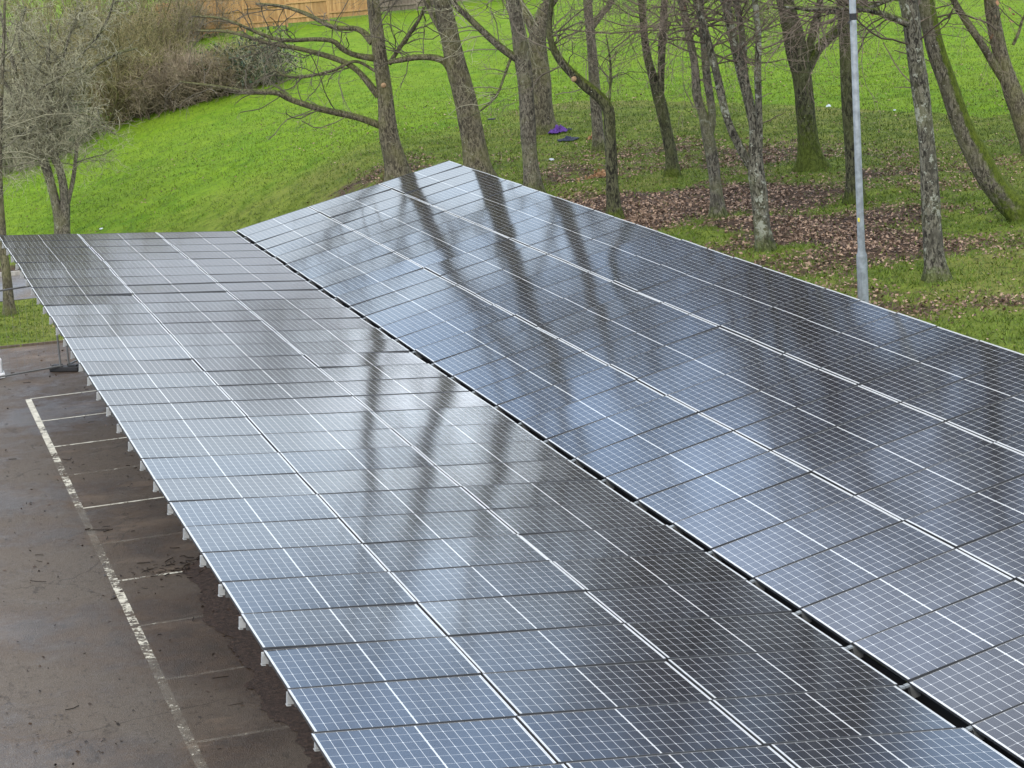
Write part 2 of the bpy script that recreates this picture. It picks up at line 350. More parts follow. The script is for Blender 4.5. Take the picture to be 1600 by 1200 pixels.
def glass_mat():
    """108 half cells behind glass: 9 + 9 columns, 6 rows, white gaps, worked out in metres on the panel"""
    t = NT('solar_glass'); o = t.sepx(t.coord('Object')); x, y = o[0], o[1]
    ax = t.math('SUBTRACT', t.math('ABSOLUTE', x), .0055)                # from the middle gap outwards
    P, Q = .0928, .1853
    fx = t.math('ABSOLUTE', t.math('SUBTRACT', t.math('FRACT', t.math('DIVIDE', ax, P)), .5))
    gx = t.math('GREATER_THAN', fx, .5 - .0020 / P)
    yy = t.math('ADD', y, Q * 3)
    fy = t.math('ABSOLUTE', t.math('SUBTRACT', t.math('FRACT', t.math('DIVIDE', yy, Q)), .5))
    gy = t.math('GREATER_THAN', fy, .5 - .0018 / Q)
    mid = t.math('LESS_THAN', ax, 0.0)
    ex = t.math('GREATER_THAN', ax, P * 9); ey = t.math('GREATER_THAN', t.math('ABSOLUTE', y), Q * 3)
    # clipped cell corners at every second column
    f2 = t.math('SUBTRACT', .5, t.math('ABSOLUTE', t.math('SUBTRACT', t.math('FRACT', t.math('DIVIDE', ax, P * 2)), .5)))
    ch = t.math('LESS_THAN', t.math('ADD', t.math('MULTIPLY', f2, P * 2), t.math('MULTIPLY', t.math('SUBTRACT', .5, fy), Q)), .011)
    w_ = gx
    for k in (gy, mid, ex, ey, ch): w_ = t.math('MAXIMUM', w_, k)
    rn = t.rnd()
    cell = t.mix(rn, (.0085, .009, .012, 1), (.014, .015, .021, 1))
    bb = t.math('GREATER_THAN', t.math('ABSOLUTE', t.math('SUBTRACT', t.math('FRACT', t.math('DIVIDE', yy, Q / 10)), .5)), .46)
    cell = t.mix(t.math('MULTIPLY', bb, .12), cell, (.4, .4, .4, 1))
    dirt = t.noise(t.coord('Object'), 3.0, 5, .7)
    c = t.mix(w_, cell, (.50, .51, .50, 1))
    c = t.mix(t.ramp(dirt, .5, .8, 0, .02), c, (.3, .28, .24, 1))
    gr = t.noise(t.coord('Object'), 160, 2, .8)
    t.bump(gr, .05, .0006)
    return t.set(c, t.math('ADD', .070, t.math('MULTIPLY', dirt, .07)), 0, .5)
GLASS = glass_mat()

# ------------------------------------------------------------------ the ground
def axis(parts):
    r = []
    for a, b, st in parts: r += list(np.arange(a, b, st))
    return np.array(r + [parts[-1][1]])
gx = axis([(-900, -60, 40), (-60, -14, 2), (-14, -6, .5), (-6, 30, .2), (30, 50, .4), (50, 90, 3), (90, 900, 45)])
gy = axis([(-400, -60, 40), (-60, -24, 1.0), (-24, 28, .2), (28, 75, .35), (75, 130, 2), (130, 1200, 60)])
X, Y = np.meshgrid(gx, gy); Z = zt(X, Y)
OB = {k: march(*p) for k, p in dict(O=(1463, 428), L=(1197, 392), J=(1122, 335), G=(960, 337), I=(1050, 272), M=(1268, 262), N=(1335, 312), P=(1600, 335)).items()}
def blob(x, y, c, sx, sy, amp=1.0): return amp * np.exp(-(((x - c[0]) / sx) ** 2 + ((y - c[1]) / sy) ** 2))
def litter_at(x, y):
    v = 0
    for px, py, sx, sy, a in [(1000, 330, 3, 4, 1.05), (1080, 320, 3, 4, 1.05), (1160, 320, 3, 4, 1.08), (1250, 340, 3, 4, 1.0), (1330, 380, 2.6, 4, .92), (1400, 440, 2, 2.6, .65), (1300, 280, 6, 6, .42), (1480, 380, 5, 6, .42), (1000, 250, 4, 5, .40), (900, 270, 1.6, 2.0, .6), (1180, 250, 3, 3.5, .6),
                              (1040, 230, 2.0, 2.5, .5), (1380, 270, 2.4, 2.4, .55), (1520, 410, 2, 2, .5), (1560, 470, 2, 2, .5), (1450, 470, 1.6, 2, .5), (560, 285, 2.2, 1.2, .55), (640, 262, 1.5, 1.3, .5), (1430, 300, 2, 2, .45), (30, 425, 2.5, 1.6, .8)]:
        c = march(px, py); v = np.maximum(v, blob(x, y, c, sx, sy, a))
    for k, s in (('O', 1.3), ('J', .9), ('L', .8), ('I', .7), ('M', 1.0), ('N', 1.0)): v = v - blob(x, y, OB[k] + np.array([.3, -.2, 0]), s, s, .7)
    for px, py in ((1020, 290), (1080, 370), (1290, 330), (1420, 430), (1500, 350), (1580, 510)):
        v = v - blob(x, y, march(px, py), .8, 1.0, .6)
    v = v + .55 * (fbm(x * 1.1, y * 1.1, 31) - .42) * np.clip(v * 3, 0, 1)
    return np.clip(v, 0, 1)
BRK = np.array([march(900, 158), march(1030, 158), march(1280, 166), march(1400, 173), march(1540, 182)])
def dull_at(x, y):
    kx = np.interp(x, BRK[:, 0], BRK[:, 1])
    a = ss(.25, -.25, y - kx + .5 * (fbm(x * .7, y * .7, 9) - .5)) * ss(9.5, 13, x)
    d = (x + 8.3) * FH[0] + (y + 50.6) * FH[1]
    b = ss(72, 61, d + 3 * (fbm(x * .3, y * .3, 3) - .5)) * ss(13, 9.5, x)
    return np.clip(a + b * .8, 0, 1)
bump = (fbm(X * .9, Y * .9, 1) - .5) * .14 + (fbm(X * 2.6, Y * 2.6, 5) - .5) * .09
offroad = ss(2.0, 6.0, X) * ss(-60, -30, Y) + ss(3.6, 5.0, Y) * (1 - ss(10.3, 10.9, Y) * ss(17.6, 17.0, Y))
Z = Z + bump * np.clip(offroad, 0, 1)
Z = np.where((X < 2.9) & (Y < 3.4), LOT - .03, Z)
Z = np.where((X < -2) & (Y > 10.6) & (Y < 15.4), np.minimum(Z, LOT - .03), Z)
g = MB(); ny, nx = X.shape
idx = np.arange(nx * ny).reshape(ny, nx)
g.add(np.stack([X, Y, Z], -1).reshape(-1, 3), np.stack([idx[:-1, :-1], idx[:-1, 1:], idx[1:, 1:], idx[1:, :-1]], -1).reshape(-1, 4), litter_at(X, Y).reshape(-1))
ground = g.build('lawn', LAWN, smooth=True, attr='litter'); tag(ground, kind='structure')
A_ = ground.data.attributes.new('dull', 'FLOAT', 'POINT'); A_.data.foreach_set('value', dull_at(X, Y).reshape(-1).astype(np.float32))
def zg(x, y): return float(zt(x, y) + (fbm(x * .9, y * .9, 1) - .5) * .14 + (fbm(x * 2.6, y * 2.6, 5) - .5) * .09)

# car park, path, bare soil under the roof, kerbs
def sheet(poly_lo, poly_hi, z, name, mat):
    """strip between two outlines sampled at the same stations"""
    b = MB(); n = len(poly_lo); v = [(x, y, z) for x, y in poly_lo] + [(x, y, z) for x, y in poly_hi]
    b.add(v, [[i, i + 1, n + i + 1, n + i] for i in range(n - 1)]); return tag(b.build(name, mat), kind='structure')
xs = np.linspace(-60, 2.95, 260)
edge = 3.55 - .12 * (xs + 5) + .10 * (fbm(xs * 1.4, xs * 0, 4) - .5); edge = np.where(xs > -9, edge, 3.55 + .48)
sheet([(x, -75) for x in xs], [(x, e) for x, e in zip(xs, edge)], LOT, 'car_park', ASPH)
sheet([(x, 10.72 - .1 * (x + 4)) for x in np.linspace(-60, -1.5, 60)], [(x, 15.25 - .1 * (x + 4)) for x in np.linspace(-60, -1.5, 60)], LOT, 'path', ROADM)
ys = np.linspace(-60, -13.5, 1400)
pe = flat(340, 905, LOT)
ex = -4.05 + .45 * (fbm(ys * .55, ys * 0, 8) - .5) + .22 * (fbm(ys * 3, ys * 0, 2, 5) - .5) + .10 * (fbm(ys * 14, ys * 0, 6) - .5) + np.clip((ys + 17.5) * .55, 0, 5)
sheet([(a, y) for a, y in zip(ex, ys)], [(2.9, y) for y in ys], LOT + .012, 'bare_soil', SOIL)
b = MB()
for x in np.arange(-24, -1.6, .92): b.bar((x, 15.36 - .1 * (x + 4), LOT + .03), (x + .9, 15.36 - .1 * (x + 4.9), LOT + .03), .13, .16)
tag(b.build('path_kerb', KERB), kind='structure')
b = MB()
for x in np.arange(-12.4, 2.4, 1.53): b.bar((x, 3.62 - .12 * (x + 5), LOT + .0), (x + 1.5, 3.62 - .12 * (x + 6.5), LOT + .0), .05, .1)
tag(b.build('timber_edging', simple('edging_wood', (.10, .075, .055, 1), .9, 0, .3, 12)), kind='structure')

# worn bay lines
def stripe(mb, a, b_, wd, w0, w1):
    a = np.array(a[:2]); b_ = np.array(b_[:2]); d = (b_ - a) / np.linalg.norm(b_ - a); nrm = np.array([-d[1], d[0]]); n = 24
    v = []; at = []
    for i in range(n + 1):
        t = i / n; p = a + (b_ - a) * t
        for s in (-.5, .5): v.append((*(p + nrm * wd * s), LOT + .004)); at.append(w0 + (w1 - w0) * t)
    mb.add(v, [[2 * i, 2 * i + 1, 2 * i + 3, 2 * i + 2] for i in range(n)], at)
b = MB(); LX = -5.16
ends = [(58, 622), (75, 657), (95, 697), (120, 741), (140, 793), (160, 850), (185, 908), (220, 978), (258, 1062), (295, 1162)]
wear = [.30, .33, .40, .49, .38, .58, .47, .56, .57, .57]
rows_y = [flat(px, py, LOT)[1] for px, py in ends]
spine = [(.33, .39), (.40, .44), (.44, .49), (.47, .50), (.60, .60), (.53, .49), (.48, .48), (.44, .58), (.58, .56), (.56, .57)]
for i, (py, wv) in enumerate(zip(rows_y, wear)):
    stripe(b, (LX + .05, py), (LX + 4.8, py - .02), .07, wv + .04, wv + .10)
    y2 = rows_y[i + 1] if i < 9 else py - 2.5
    stripe(b, (LX, py - .02), (LX, y2 + .02), .125, *[q_ + .03 for q_ in spine[i]])
tag(b.build('bay_lines', PAINT, attr='wear'), kind='structure')

# ------------------------------------------------------------------ the two solar roofs
TL, TR, GAP, ROW, COLW = .09, .20881530, .06343, 1.154, 1.742
def panel_meshes():
    b = MB(); b.box((0, 0, -.003), (1.704, 1.116, .006)); g_ = b.build('solar_panel', GLASS)
    f = MB()                                        # silver short-edge lips; row lips and returns coloured dark as painted seam shade
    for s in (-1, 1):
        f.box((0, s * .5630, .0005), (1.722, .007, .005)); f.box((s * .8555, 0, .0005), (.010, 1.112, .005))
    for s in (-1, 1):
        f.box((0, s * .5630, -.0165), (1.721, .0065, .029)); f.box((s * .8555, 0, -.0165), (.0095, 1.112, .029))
    o = f.build('frame', ALU); o.data.materials.append(FSHADE)
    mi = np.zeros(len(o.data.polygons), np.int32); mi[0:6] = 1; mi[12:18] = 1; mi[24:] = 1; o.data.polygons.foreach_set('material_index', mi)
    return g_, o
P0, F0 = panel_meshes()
made = [False]
def wing(root, side):
    th = TL if side < 0 else -TR
    ct, sn = math.cos(abs(th)), math.sin(abs(th))
    R_ = Matrix.Rotation(th, 4, 'Y')
    r_ = np.random.default_rng(3 if side < 0 else 4)
    def at(d, y, h=0):                              # d metres out from the valley, h above the glass
        x0, z0 = (0, 0) if side < 0 else (GAP, .00934)
        n = np.array(R_.to_3x3() @ Vector((0, 0, 1)))
        return np.array([x0 + side * d * ct, y, z0 + d * sn]) + n * h
    for r in range(33):
        off = r_.normal(0, .006) + (.055 if (r == 29 and side < 0) else 0)
        rx, ry = np.clip(r_.normal(0, .0042), -.007, .007), r_.normal(0, .0040)
        for j in range(3):
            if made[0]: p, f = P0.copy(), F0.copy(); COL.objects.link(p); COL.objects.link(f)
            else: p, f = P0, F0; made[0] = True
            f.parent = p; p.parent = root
            c = at((j + .5) * COLW + off, -(r + .5) * ROW)
            p.location = Vector(c) - Vector(root.location)
            p.rotation_euler = (rx + r_.normal(0, .0024), th + ry + r_.normal(0, .0048), 0)
    R3 = [list(x) for x in R_.to_3x3()]
    for r in range(34):
        b = MB(); L = 3 * COLW - .06
        b.box(at(L / 2 + .0, -r * ROW, -.097), (L, .06, .12), R3); rl = part(b, 'rail', RAILM, root)
        b = MB(); b.box(at(3 * COLW - .02, -r * ROW - .01, -.098), (.06, .05, .06), R3); b.box(at(3 * COLW - .010, -r * ROW - .01, -.055), (.04, .04, .06), R3); b.box(at(3 * COLW - .004, -r * ROW - .012, -.137), (.04, .06, .008), R3)
        o = b.build('end_cap', ENDCAP); o.parent = rl
        b = MB(); b.box(at(-.012, -r * ROW, -.03), (.045, .05, .02), R3); o = b.build('clip', GALV); o.parent = rl
    for d in (1.0, 4.2):
        b = MB(); a, e = at(d, .1, -.26), at(d, -38.2, -.26); b.bar(a, e, .12, .2); part(b, 'beam', GALV, root)
    for y in (-.7, -7.4, -14.2, -21, -27.8, -34.6):
        a = at(2.6, y, -.36)
        b = MB(); b.bar(at(.9, y, -.42), at(4.3, y, -.42), .12, .12); part(b, 'cross_beam', GALV, root)
        b = MB(); b.bar((a[0], y, float(zt(a[0], y)) - .2), (a[0], y, a[2] - .12), .16, .16); b.box((a[0], y, float(zt(a[0], y)) + .02), (.4, .4, .03)); part(b, 'post', GALV, root)
lw = empty('solar_canopy', (-2.6, -19, LOT), 'left solar roof, its low outer edge above the marked parking bays', 'solar canopy', 'solar roofs')
rw = empty('solar_canopy', (2.7, -19, LOT), 'right solar roof, rising from the dark valley gap towards the trees and lamp post', 'solar canopy', 'solar roofs')
wing(lw, -1); wing(rw, 1)
b = MB(); b.box((GAP / 2, -19.1, -.20), (.30, 38.4, .012)); b.box((GAP / 2 - .15, -19.1, -.15), (.012, 38.4, .11)); b.box((GAP / 2 + .15, -19.1, -.15), (.012, 38.4, .11))
o = part(b, 'gutter', GUTTER, rw)

# ------------------------------------------------------------------ lamp post
c = march(1350, 500); c[2] = zg(c[0], c[1])
lt = flat(1346, 440, .6); 
root = empty('lamp_post', c, 'grey galvanised lamp post standing just beyond the right solar roof', 'lamp post')
def lathe_part(prof, name, mat, cc=None): 
    b = MB(); b.lathe(prof, c if cc is None else cc, 28); return part(b, name, mat, root, smooth=True)
lathe_part([(.084, -.3), (.084, 1.03), (.080, 1.07), (.060, 1.12), (.057, 1.2), (.045, 8.0), (.0, 8.0)], 'column', GALV)
b = MB(); b.box(c + np.array([-.02, -.085, .62]), (.075, .012, .5)); part(b, 'door', GALV, root)
b = MB(); b.box(c + np.array([-.048, -.036, 1.62]), (.012, .05, .06)); part(b, 'sticker', YELLOW, root)
b = MB(); b.lathe([(.052, -.05), (.0535, -.04), (.0535, .04), (.052, .05)], c + np.array([0, 0, 4.72]), 20); b.bar(c + np.array([-.05, -.03, 4.68]), c + np.array([-.11, -.05, 4.63]), .02, .012); part(b, 'strap', BLACK, root)
b = MB(); b.bar(c + np.array([0, 0, 7.97]), c + np.array([-.9, -.5, 8.1]), .05, .05); part(b, 'arm', GALV, root)
b = MB(); b.box(c + np.array([-1.1, -.61, 8.12]), (.5, .22, .1), Matrix.Rotation(.5, 3, 'Z')); part(b, 'lantern', GALV, root)

# ------------------------------------------------------------------ temporary barrier on the left
fa = flat(-60, 600, LOT + .12); fb = flat(98, 572, LOT + .12); fc = flat(128, 559, LOT + .12)
def barrier(a, e, label, name='barrier_fence'):
    a = np.array([a[0], a[1], LOT]); e = np.array([e[0], e[1], LOT]); d = (e - a) / np.linalg.norm(e - a)
    root = empty(name, (a + e) / 2, label, 'barrier fence', 'temporary fence panels')
    up = np.array([0, 0, 1.])
    for z in (.13, 2.02):
        b = MB(); b.tubes([[a + up * z, e + up * z]], [[.021, .021]], 8); part(b, 'rail', RAILM, root, True)
    for p in (a + d * .05, e - d * .05):
        b = MB(); b.tubes([[p + up * .04, p + up * 2.06]], [[.021, .021]], 8); part(b, 'upright', RAILM, root, True)
    b = MB(); L = np.linalg.norm(e - a)
    st = np.arange(.15, L, .17); 
    b.tubes([[a + d * s + up * .13, a + d * s + up * 2.02] for s in st], np.full((len(st), 2), .0016), 3)
    part(b, 'mesh', GALV, root)
    return d
dd = barrier(fb - (fb - fa) / np.linalg.norm(fb - fa) * 3.4, fb, 'steel mesh fence panel left of the black rubber foot')
barrier(fb + np.array([.12, .05, 0]), fb + (fc - fb) / np.linalg.norm(fc - fb) * 3.4, 'steel mesh fence panel running from the black foot under the solar roof')
fd = (fb + np.array([.06, .02, 0])); root = empty('rubber_foot', (fd[0], fd[1], LOT), 'black rubber foot block carrying two fence uprights', 'fence foot')
b = MB(); Rz = Matrix.Rotation(-.55, 3, 'Z')
b.box((fd[0], fd[1], LOT + .055), (.70, .24, .11), Rz)
o = part(b, 'block', BLACK, root); md = o.modifiers.new('b', 'BEVEL'); md.width = .025; md.segments = 3
b = MB()
for s in (-.2, .2): b.box((fd[0] + s * .85, fd[1] - s * .52, LOT + .125), (.2, .16, .04), Rz)
part(b, 'ridge', BLACK, root)
wp = flat(-4, 590, LOT)
root = empty('plastic_barrier', wp, 'white plastic barrier end at the left edge on the tarmac', 'barrier')
b = MB(); b.box(wp + np.array([-.04, 0, .27]), (.36, .30, .34)); o = part(b, 'body', WHITEP, root); md = o.modifiers.new('b', 'BEVEL'); md.width = .07; md.segments = 4
b = MB(); b.box(wp + np.array([-.04, 0, .06]), (.42, .38, .12)); o = part(b, 'base', WHITEP, root); md = o.modifiers.new('b', 'BEVEL'); md.width = .03; md.segments = 3
b = MB(); b.box(wp + np.array([-.04, 0, .46]), (.2, .1, .06)); part(b, 'handle', WHITEP, root)

# ------------------------------------------------------------------ trees
def catmull(P, n):
    P = np.asarray(P, float); Q = np.vstack([2 * P[:1] - P[1:2], P, 2 * P[-1:] - P[-2:-1]])
    L = np.concatenate([[0], np.cumsum(np.linalg.norm(np.diff(P[:, :3], axis=0), axis=1))]); s = np.linspace(0, L[-1], n)
    k = np.clip(np.searchsorted(L, s, 'right') - 1, 0, len(P) - 2); t = ((s - L[k]) / (L[k + 1] - L[k] + 1e-9))[:, None]
    a, b, c, d = Q[k], Q[k + 1], Q[k + 2], Q[k + 3]
    return .5 * (2 * b + (c - a) * t + (2 * a - 5 * b + 4 * c - d) * t ** 2 + (3 * b - a - 3 * c + d) * t ** 3)
def limb_tube(mb, PR, sides, seed, z0=None, rough=.13, mossh=.45, mdir=(0, 0, 1)):
    """one bark-covered limb: PR rows are x y z r"""
    P = PR[:, :3]; R = PR[:, 3]; K = len(P)
    T = np.gradient(P, axis=0); T /= np.linalg.norm(T, axis=1, keepdims=True) + 1e-9
    m = T.mean(0); ref = np.array([1., 0, 0]) if abs(m[2]) > .7 else np.array([0, 0, 1.])
    A = np.cross(T, ref); A /= np.linalg.norm(A, axis=1, keepdims=True) + 1e-9; B = np.cross(T, A)
    th = np.arange(sides) * 2 * np.pi / sides
    s = np.concatenate([[0], np.cumsum(np.linalg.norm(np.diff(P, axis=0), axis=1))])
    rad = R[:, None] * (1 + rough * 2 * (fbm(np.cos(th)[None] * 1.3 + seed * 3.1 + 0 * s[:, None], np.sin(th)[None] * 1.3 + s[:, None] * 1.6, seed, 3) - .5)
                        + rough * 1.6 * (vnoise(s[:, None] * 1.1 + 0 * th[None], seed * 7.7 + 0 * s[:, None] + th[None] * .5, seed) - .5))
    moss = np.zeros((K, sides))
    V = A[:, None] * np.cos(th)[None, :, None] + B[:, None] * np.sin(th)[None, :, None]
    if z0 is not None:
        h = np.maximum(P[:, 2] - z0, 0)
        rad = rad * (1 + .42 * np.exp(-h / .2)[:, None] * (.6 + .7 * np.sin(th * 4 + seed)[None]))
        moss = .9 * np.exp(-h / mossh)[:, None] + 0 * th[None]
    moss = np.maximum(moss, 1.25 * np.clip(V @ np.array(mdir), 0, 1) ** .65)
    V = P[:, None] + V * rad[:, :, None]
    k = (np.arange(K - 1) * sides)[:, None]; j = np.arange(sides)[None]; j2 = ((np.arange(sides) + 1) % sides)[None]
    F = np.stack([k + j, k + j2, k + sides + j2, k + sides + j], -1).reshape(-1, 4)
    mb.add(V.reshape(-1, 3), F, moss.reshape(-1))
def grow(P, R, n, lo, hi, ang, K, wig, up, rf, rg, t0=.15, t1=1.0, zmin=None, rmin=.0035, az=None):
    """n children along the parent limbs: returns their centre lines and radii"""
    N, S_, _ = P.shape
    L = np.linalg.norm(np.diff(P, axis=1), axis=2).sum(1); 
    p = rg.choice(N, n, p=L / L.sum()); t = rg.uniform(t0, t1, n) * (S_ - 1)
    k = np.minimum(t.astype(int), S_ - 2); f = (t - k)[:, None]
    a, b = P[p, k], P[p, k + 1]; pos = a * (1 - f) + b * f; T = b - a; T /= np.linalg.norm(T, axis=1, keepdims=True) + 1e-9
    r0 = R[p, k] * (1 - f[:, 0]) + R[p, k + 1] * f[:, 0]
    q = rg.normal(size=(n, 3)); q -= (q * T).sum(1, keepdims=True) * T; q /= np.linalg.norm(q, axis=1, keepdims=True) + 1e-9
    an = np.radians(rg.normal(ang, 12, n))[:, None]
    d = T * np.cos(an) + q * np.sin(an)
    ln = rg.uniform(lo, hi, n) * (1 - .45 * t / (S_ - 1)); st = (ln / (K - 1))[:, None]
    pts = [pos]
    for i in range(K - 1):
        d = d + rg.normal(0, wig, (n, 3)) + np.array([0, 0, up]); d /= np.linalg.norm(d, axis=1, keepdims=True)
        pts.append(pts[-1] + d * st)
    PP = np.stack(pts, 1)
    rr = np.maximum(np.minimum(r0 * rf, ln * .022 + .002), rmin)
    RR = rr[:, None] * np.linspace(1, .42, K)[None]
    if zmin is not None:
        ok = PP[:, :, 2].min(1) > zmin; PP, RR = PP[ok], RR[ok]
    return PP, np.maximum(RR, .0026)
def leaves(mb, pts, size, rg, flatness=0.0):
    n = len(pts); a = rg.normal(size=(n, 3)); a[:, 2] *= (1 - flatness); a /= np.linalg.norm(a, axis=1, keepdims=True)
    c = np.cross(a, rg.normal(size=(n, 3))); 
    if flatness: c[:, 2] *= .4
    c /= np.linalg.norm(c, axis=1, keepdims=True) + 1e-9
    s = (size * rg.uniform(.6, 1.4, n))[:, None]
    V = np.stack([pts - a * s, pts + c * s * .6 + a * s * .1, pts + a * s, pts - c * s * .6 - a * s * .05], 1)
    V[:, 1:3, 2] += (rg.uniform(0, .35, (n, 2)) * s)
    mb.add(V.reshape(-1, 3), np.arange(4 * n).reshape(n, 4), np.repeat(rg.uniform(0, 1, n) ** 1.5, 4))

def tree(name, label, stems, limbs=(), bk=BARK_GREY, tw=TWIG_BROWN, top=14.0, seed=1, base=None, low=2.2, dens=1.0, droop=-.02, dead=0, spread=1.0, cat='tree', group='bare trees behind the solar roofs', lean=0.0, sub=(), high=True, shoots=22, curl=.2, tws=1.0, mossh=.45, mdir=(0, 0, 1)):
    """stems and limbs are outlines (pixel x, pixel y, pixel width) carried to the tree's own distance; the first starts at the ground"""
    rg = np.random.default_rng(seed * 17 + 3)
    B = march(*stems[0][0][:2]) if base is None else base
    B = np.array([B[0], B[1], zg(B[0], B[1])])
    root = empty(name, B, label, cat, group)
    def lift(tr, d0=0.0, d1=0.0):
        n = len(tr); o = []
        for i, (px, py, wd) in enumerate([q_[:3] for q_ in tr]):
            P = upright(px, py, B, d0 + (d1 - d0) * i / max(1, n - 1)); o.append([*P, wd / 2 / ppm(P)])
        return np.array(o)
    tm = MB(); tops = []; fine = []
    for si, st in enumerate(stems):
        q = lift(st, 0, lean if si == 0 else (sub[si - 1] if si - 1 < len(sub) else rg.uniform(-.4, .4)))
        if si == 0:
            q[0, 2] = B[2]; q = np.vstack([[q[0, 0], q[0, 1], B[2] - .35, q[0, 3]], q])
        # on above the picture: up, thinning, a little wander
        d = q[-1, :3] - q[-2, :3]; d /= np.linalg.norm(d); p = q[-1].copy(); ext = []
        H = top * rg.uniform(.85, 1.05) - (0 if si == 0 else 1.5); h0 = p[2]; r0 = p[3]
        if p[2] < H and len(st[-1]) < 4:
            n = max(3, int((H - h0) / 1.1))
            for i in range(n):
                d = d + rg.normal(0, .13, 3) + np.array([0, 0, .22]); d /= np.linalg.norm(d)
                p = p.copy(); p[:3] += d * (H - h0) / n; p[3] = max(.025, r0 * (1 - .9 * (i + 1) / n)); ext.append(p)
        q2 = np.vstack([q] + ([np.array(ext)] if ext else []))
        n = int(np.clip(np.linalg.norm(np.diff(q2[:, :3], axis=0), axis=1).sum() / .16, 12, 160))
        c = catmull(q2, n); limb_tube(tm, c, 16, seed + si * 5, B[2] if si == 0 else None, .13, mossh, mdir)
        tops.append(c)
    part(tm, 'trunk', bk, root, True, 'moss')
    K = 14; PL, RL = [], []
    for li, lb in enumerate(limbs):
        lb, dp = (lb if isinstance(lb, tuple) else (lb, rg.uniform(-1.2, 1.2)))
        c = catmull(lift(lb, 0, dp), 46); m_ = MB(); limb_tube(m_, c, 10, seed + 31 + li, None, .14); part(m_, 'branch', bk, root, True, 'moss')
        c = catmull(c, K); PL.append(c[:, :3]); RL.append(c[:, 3])
    # boughs from the stems, then twigs
    SP, SR = [], []
    for c in tops:
        u = c[c[:, 2] > B[2] + low]
        if len(u) > 4: u = catmull(u, 30); SP.append(u[:, :3]); SR.append(u[:, 3])
    cr = MB()
    if SP:
        SP, SR = np.array(SP), np.array(SR)
        hi_ = np.linspace(0, 1, 30)
        n1 = int(15 * dens * len(SP) ** .5)
        tb = float(np.clip(((4.9 if high else low) + B[2] - SP[0][0, 2]) / (SP[0][-1, 2] - SP[0][0, 2]), .02, .8))
        P1, R1 = grow(SP, SR, n1, 2.2 * spread, 4.8 * spread, 60, 9, .16, .05, .42, rg, tb, .97)
        R1 = np.maximum(R1, .012)
        cr.tubes(P1, R1, 6, rg.uniform(0, .25, len(P1)))
        Ps, Rs = grow(SP, SR, int(shoots * len(SP) ** .5), .7, 2.3, 66, 9, .17, -.01, .3, rg, tb * .45, min(.9, tb + .25)); Rs = np.minimum(Rs, .016)
        cr.tubes(Ps, Rs, 4, rg.uniform(.05, .5, len(Ps)))
        P1 = np.concatenate([P1, Ps]); R1 = np.concatenate([R1, Rs])
        PA, RA = P1, R1
        if PL:
            f = np.array([catmull(np.column_stack([a, r]), 9) for a, r in zip(PL, RL)]); PA = np.concatenate([P1] + [f[:, :, :3]] * 2); RA = np.concatenate([R1] + [np.maximum(f[:, :, 3], .006)] * 2)
    else:
        f = np.array([catmull(np.column_stack([a, r]), 9) for a, r in zip(PL, RL)]); PA, RA = f[:, :, :3], f[:, :, 3]
    zf = B[2] + low * .45
    P2, R2 = grow(PA, RA, int(len(PA) * 6 * dens), .8 * tws, 2.2 * tws, 48, 8, curl, droop, .5, rg, .15, 1, zf); R2 = np.minimum(R2, .0125); cr.tubes(P2, R2, 4, rg.uniform(.05, .5, len(P2)))
    P3, R3 = grow(P2, R2, int(len(P2) * 4.2 * dens), .35 * tws, 1.1 * tws, 44, 6, curl * 1.15, droop, .6, rg, .1, 1, zf); cr.tubes(P3, R3, 3, rg.uniform(.1, .9, len(P3)))
    P4, R4 = grow(P3, R3, int(len(P3) * 1.6), .15, .5, 42, 4, .25, droop, .7, rg, .2, 1, zf); cr.tubes(P4, R4, 3, rg.uniform(.2, 1, len(P4)))
    if SP is not None and len(SP):
        P5, R5 = grow(SP, SR, int(16 * dens), .3, 1.2, 60, 6, .2, .04, .3, rg, 0, .5); R5 = np.minimum(R5, .012); cr.tubes(P5, R5, 3, rg.uniform(.1, .7, len(P5)))
    part(cr, 'crown', tw, root, False, 'tone')
    if dead:
        src = P4[:, -1][P4[:, -1, 2] < 6.5]
        if len(src) > 5:
            pk = src[rg.choice(len(src), 5)]; dd_ = np.linalg.norm(src[:, None] - pk[None], axis=2).min(1); s2 = src[np.argsort(dd_)[:dead]]
            lm = MB(); leaves(lm, s2 + rg.normal(0, .04, s2.shape), .045, rg); part(lm, 'dead_leaves', DEAD, root, False, 'tone')
    return root
GR = 'bare trees behind the solar roofs'
tree('bare_tree', 'bare tree with three long limbs reaching left over the bright lawn', [[(626, 292, 46), (618, 250, 36), (607, 210, 31), (603, 160, 25), (597, 110, 24), (590, 60, 22), (583, 0, 20)]],
     [([(594, 196, 12), (560, 184, 11), (500, 170, 10), (455, 156, 9), (430, 145, 9), (380, 143, 8), (330, 134, 5), (280, 128, 3)], -1.0),
      ([(592, 150, 13), (560, 112, 10), (530, 94, 9), (480, 79, 8), (420, 67, 7), (360, 50, 5), (310, 48, 3)], .6),
      ([(590, 92, 12), (555, 86, 9), (535, 76, 9), (520, 64, 8), (490, 61, 7), (445, 63, 7), (410, 54, 6), (350, 30, 4), (300, 25, 3)], -.8),
      ([(582, 66, 12), (560, 46, 9), (520, 42, 8), (480, 22, 7), (440, 10, 5), (400, 6, 4)], .8),
      ([(588, 112, 5), (555, 96, 5), (520, 110, 5), (475, 120, 5), (445, 118, 4), (425, 105, 3)], .3),
      ([(608, 100, 8), (622, 78, 7), (640, 52, 7), (655, 30, 6), (662, 12, 5)], -.4)],
     BARK_BROWN, TWIG_BROWN, 14, 1, low=3.4, droop=-.03, dens=.8)
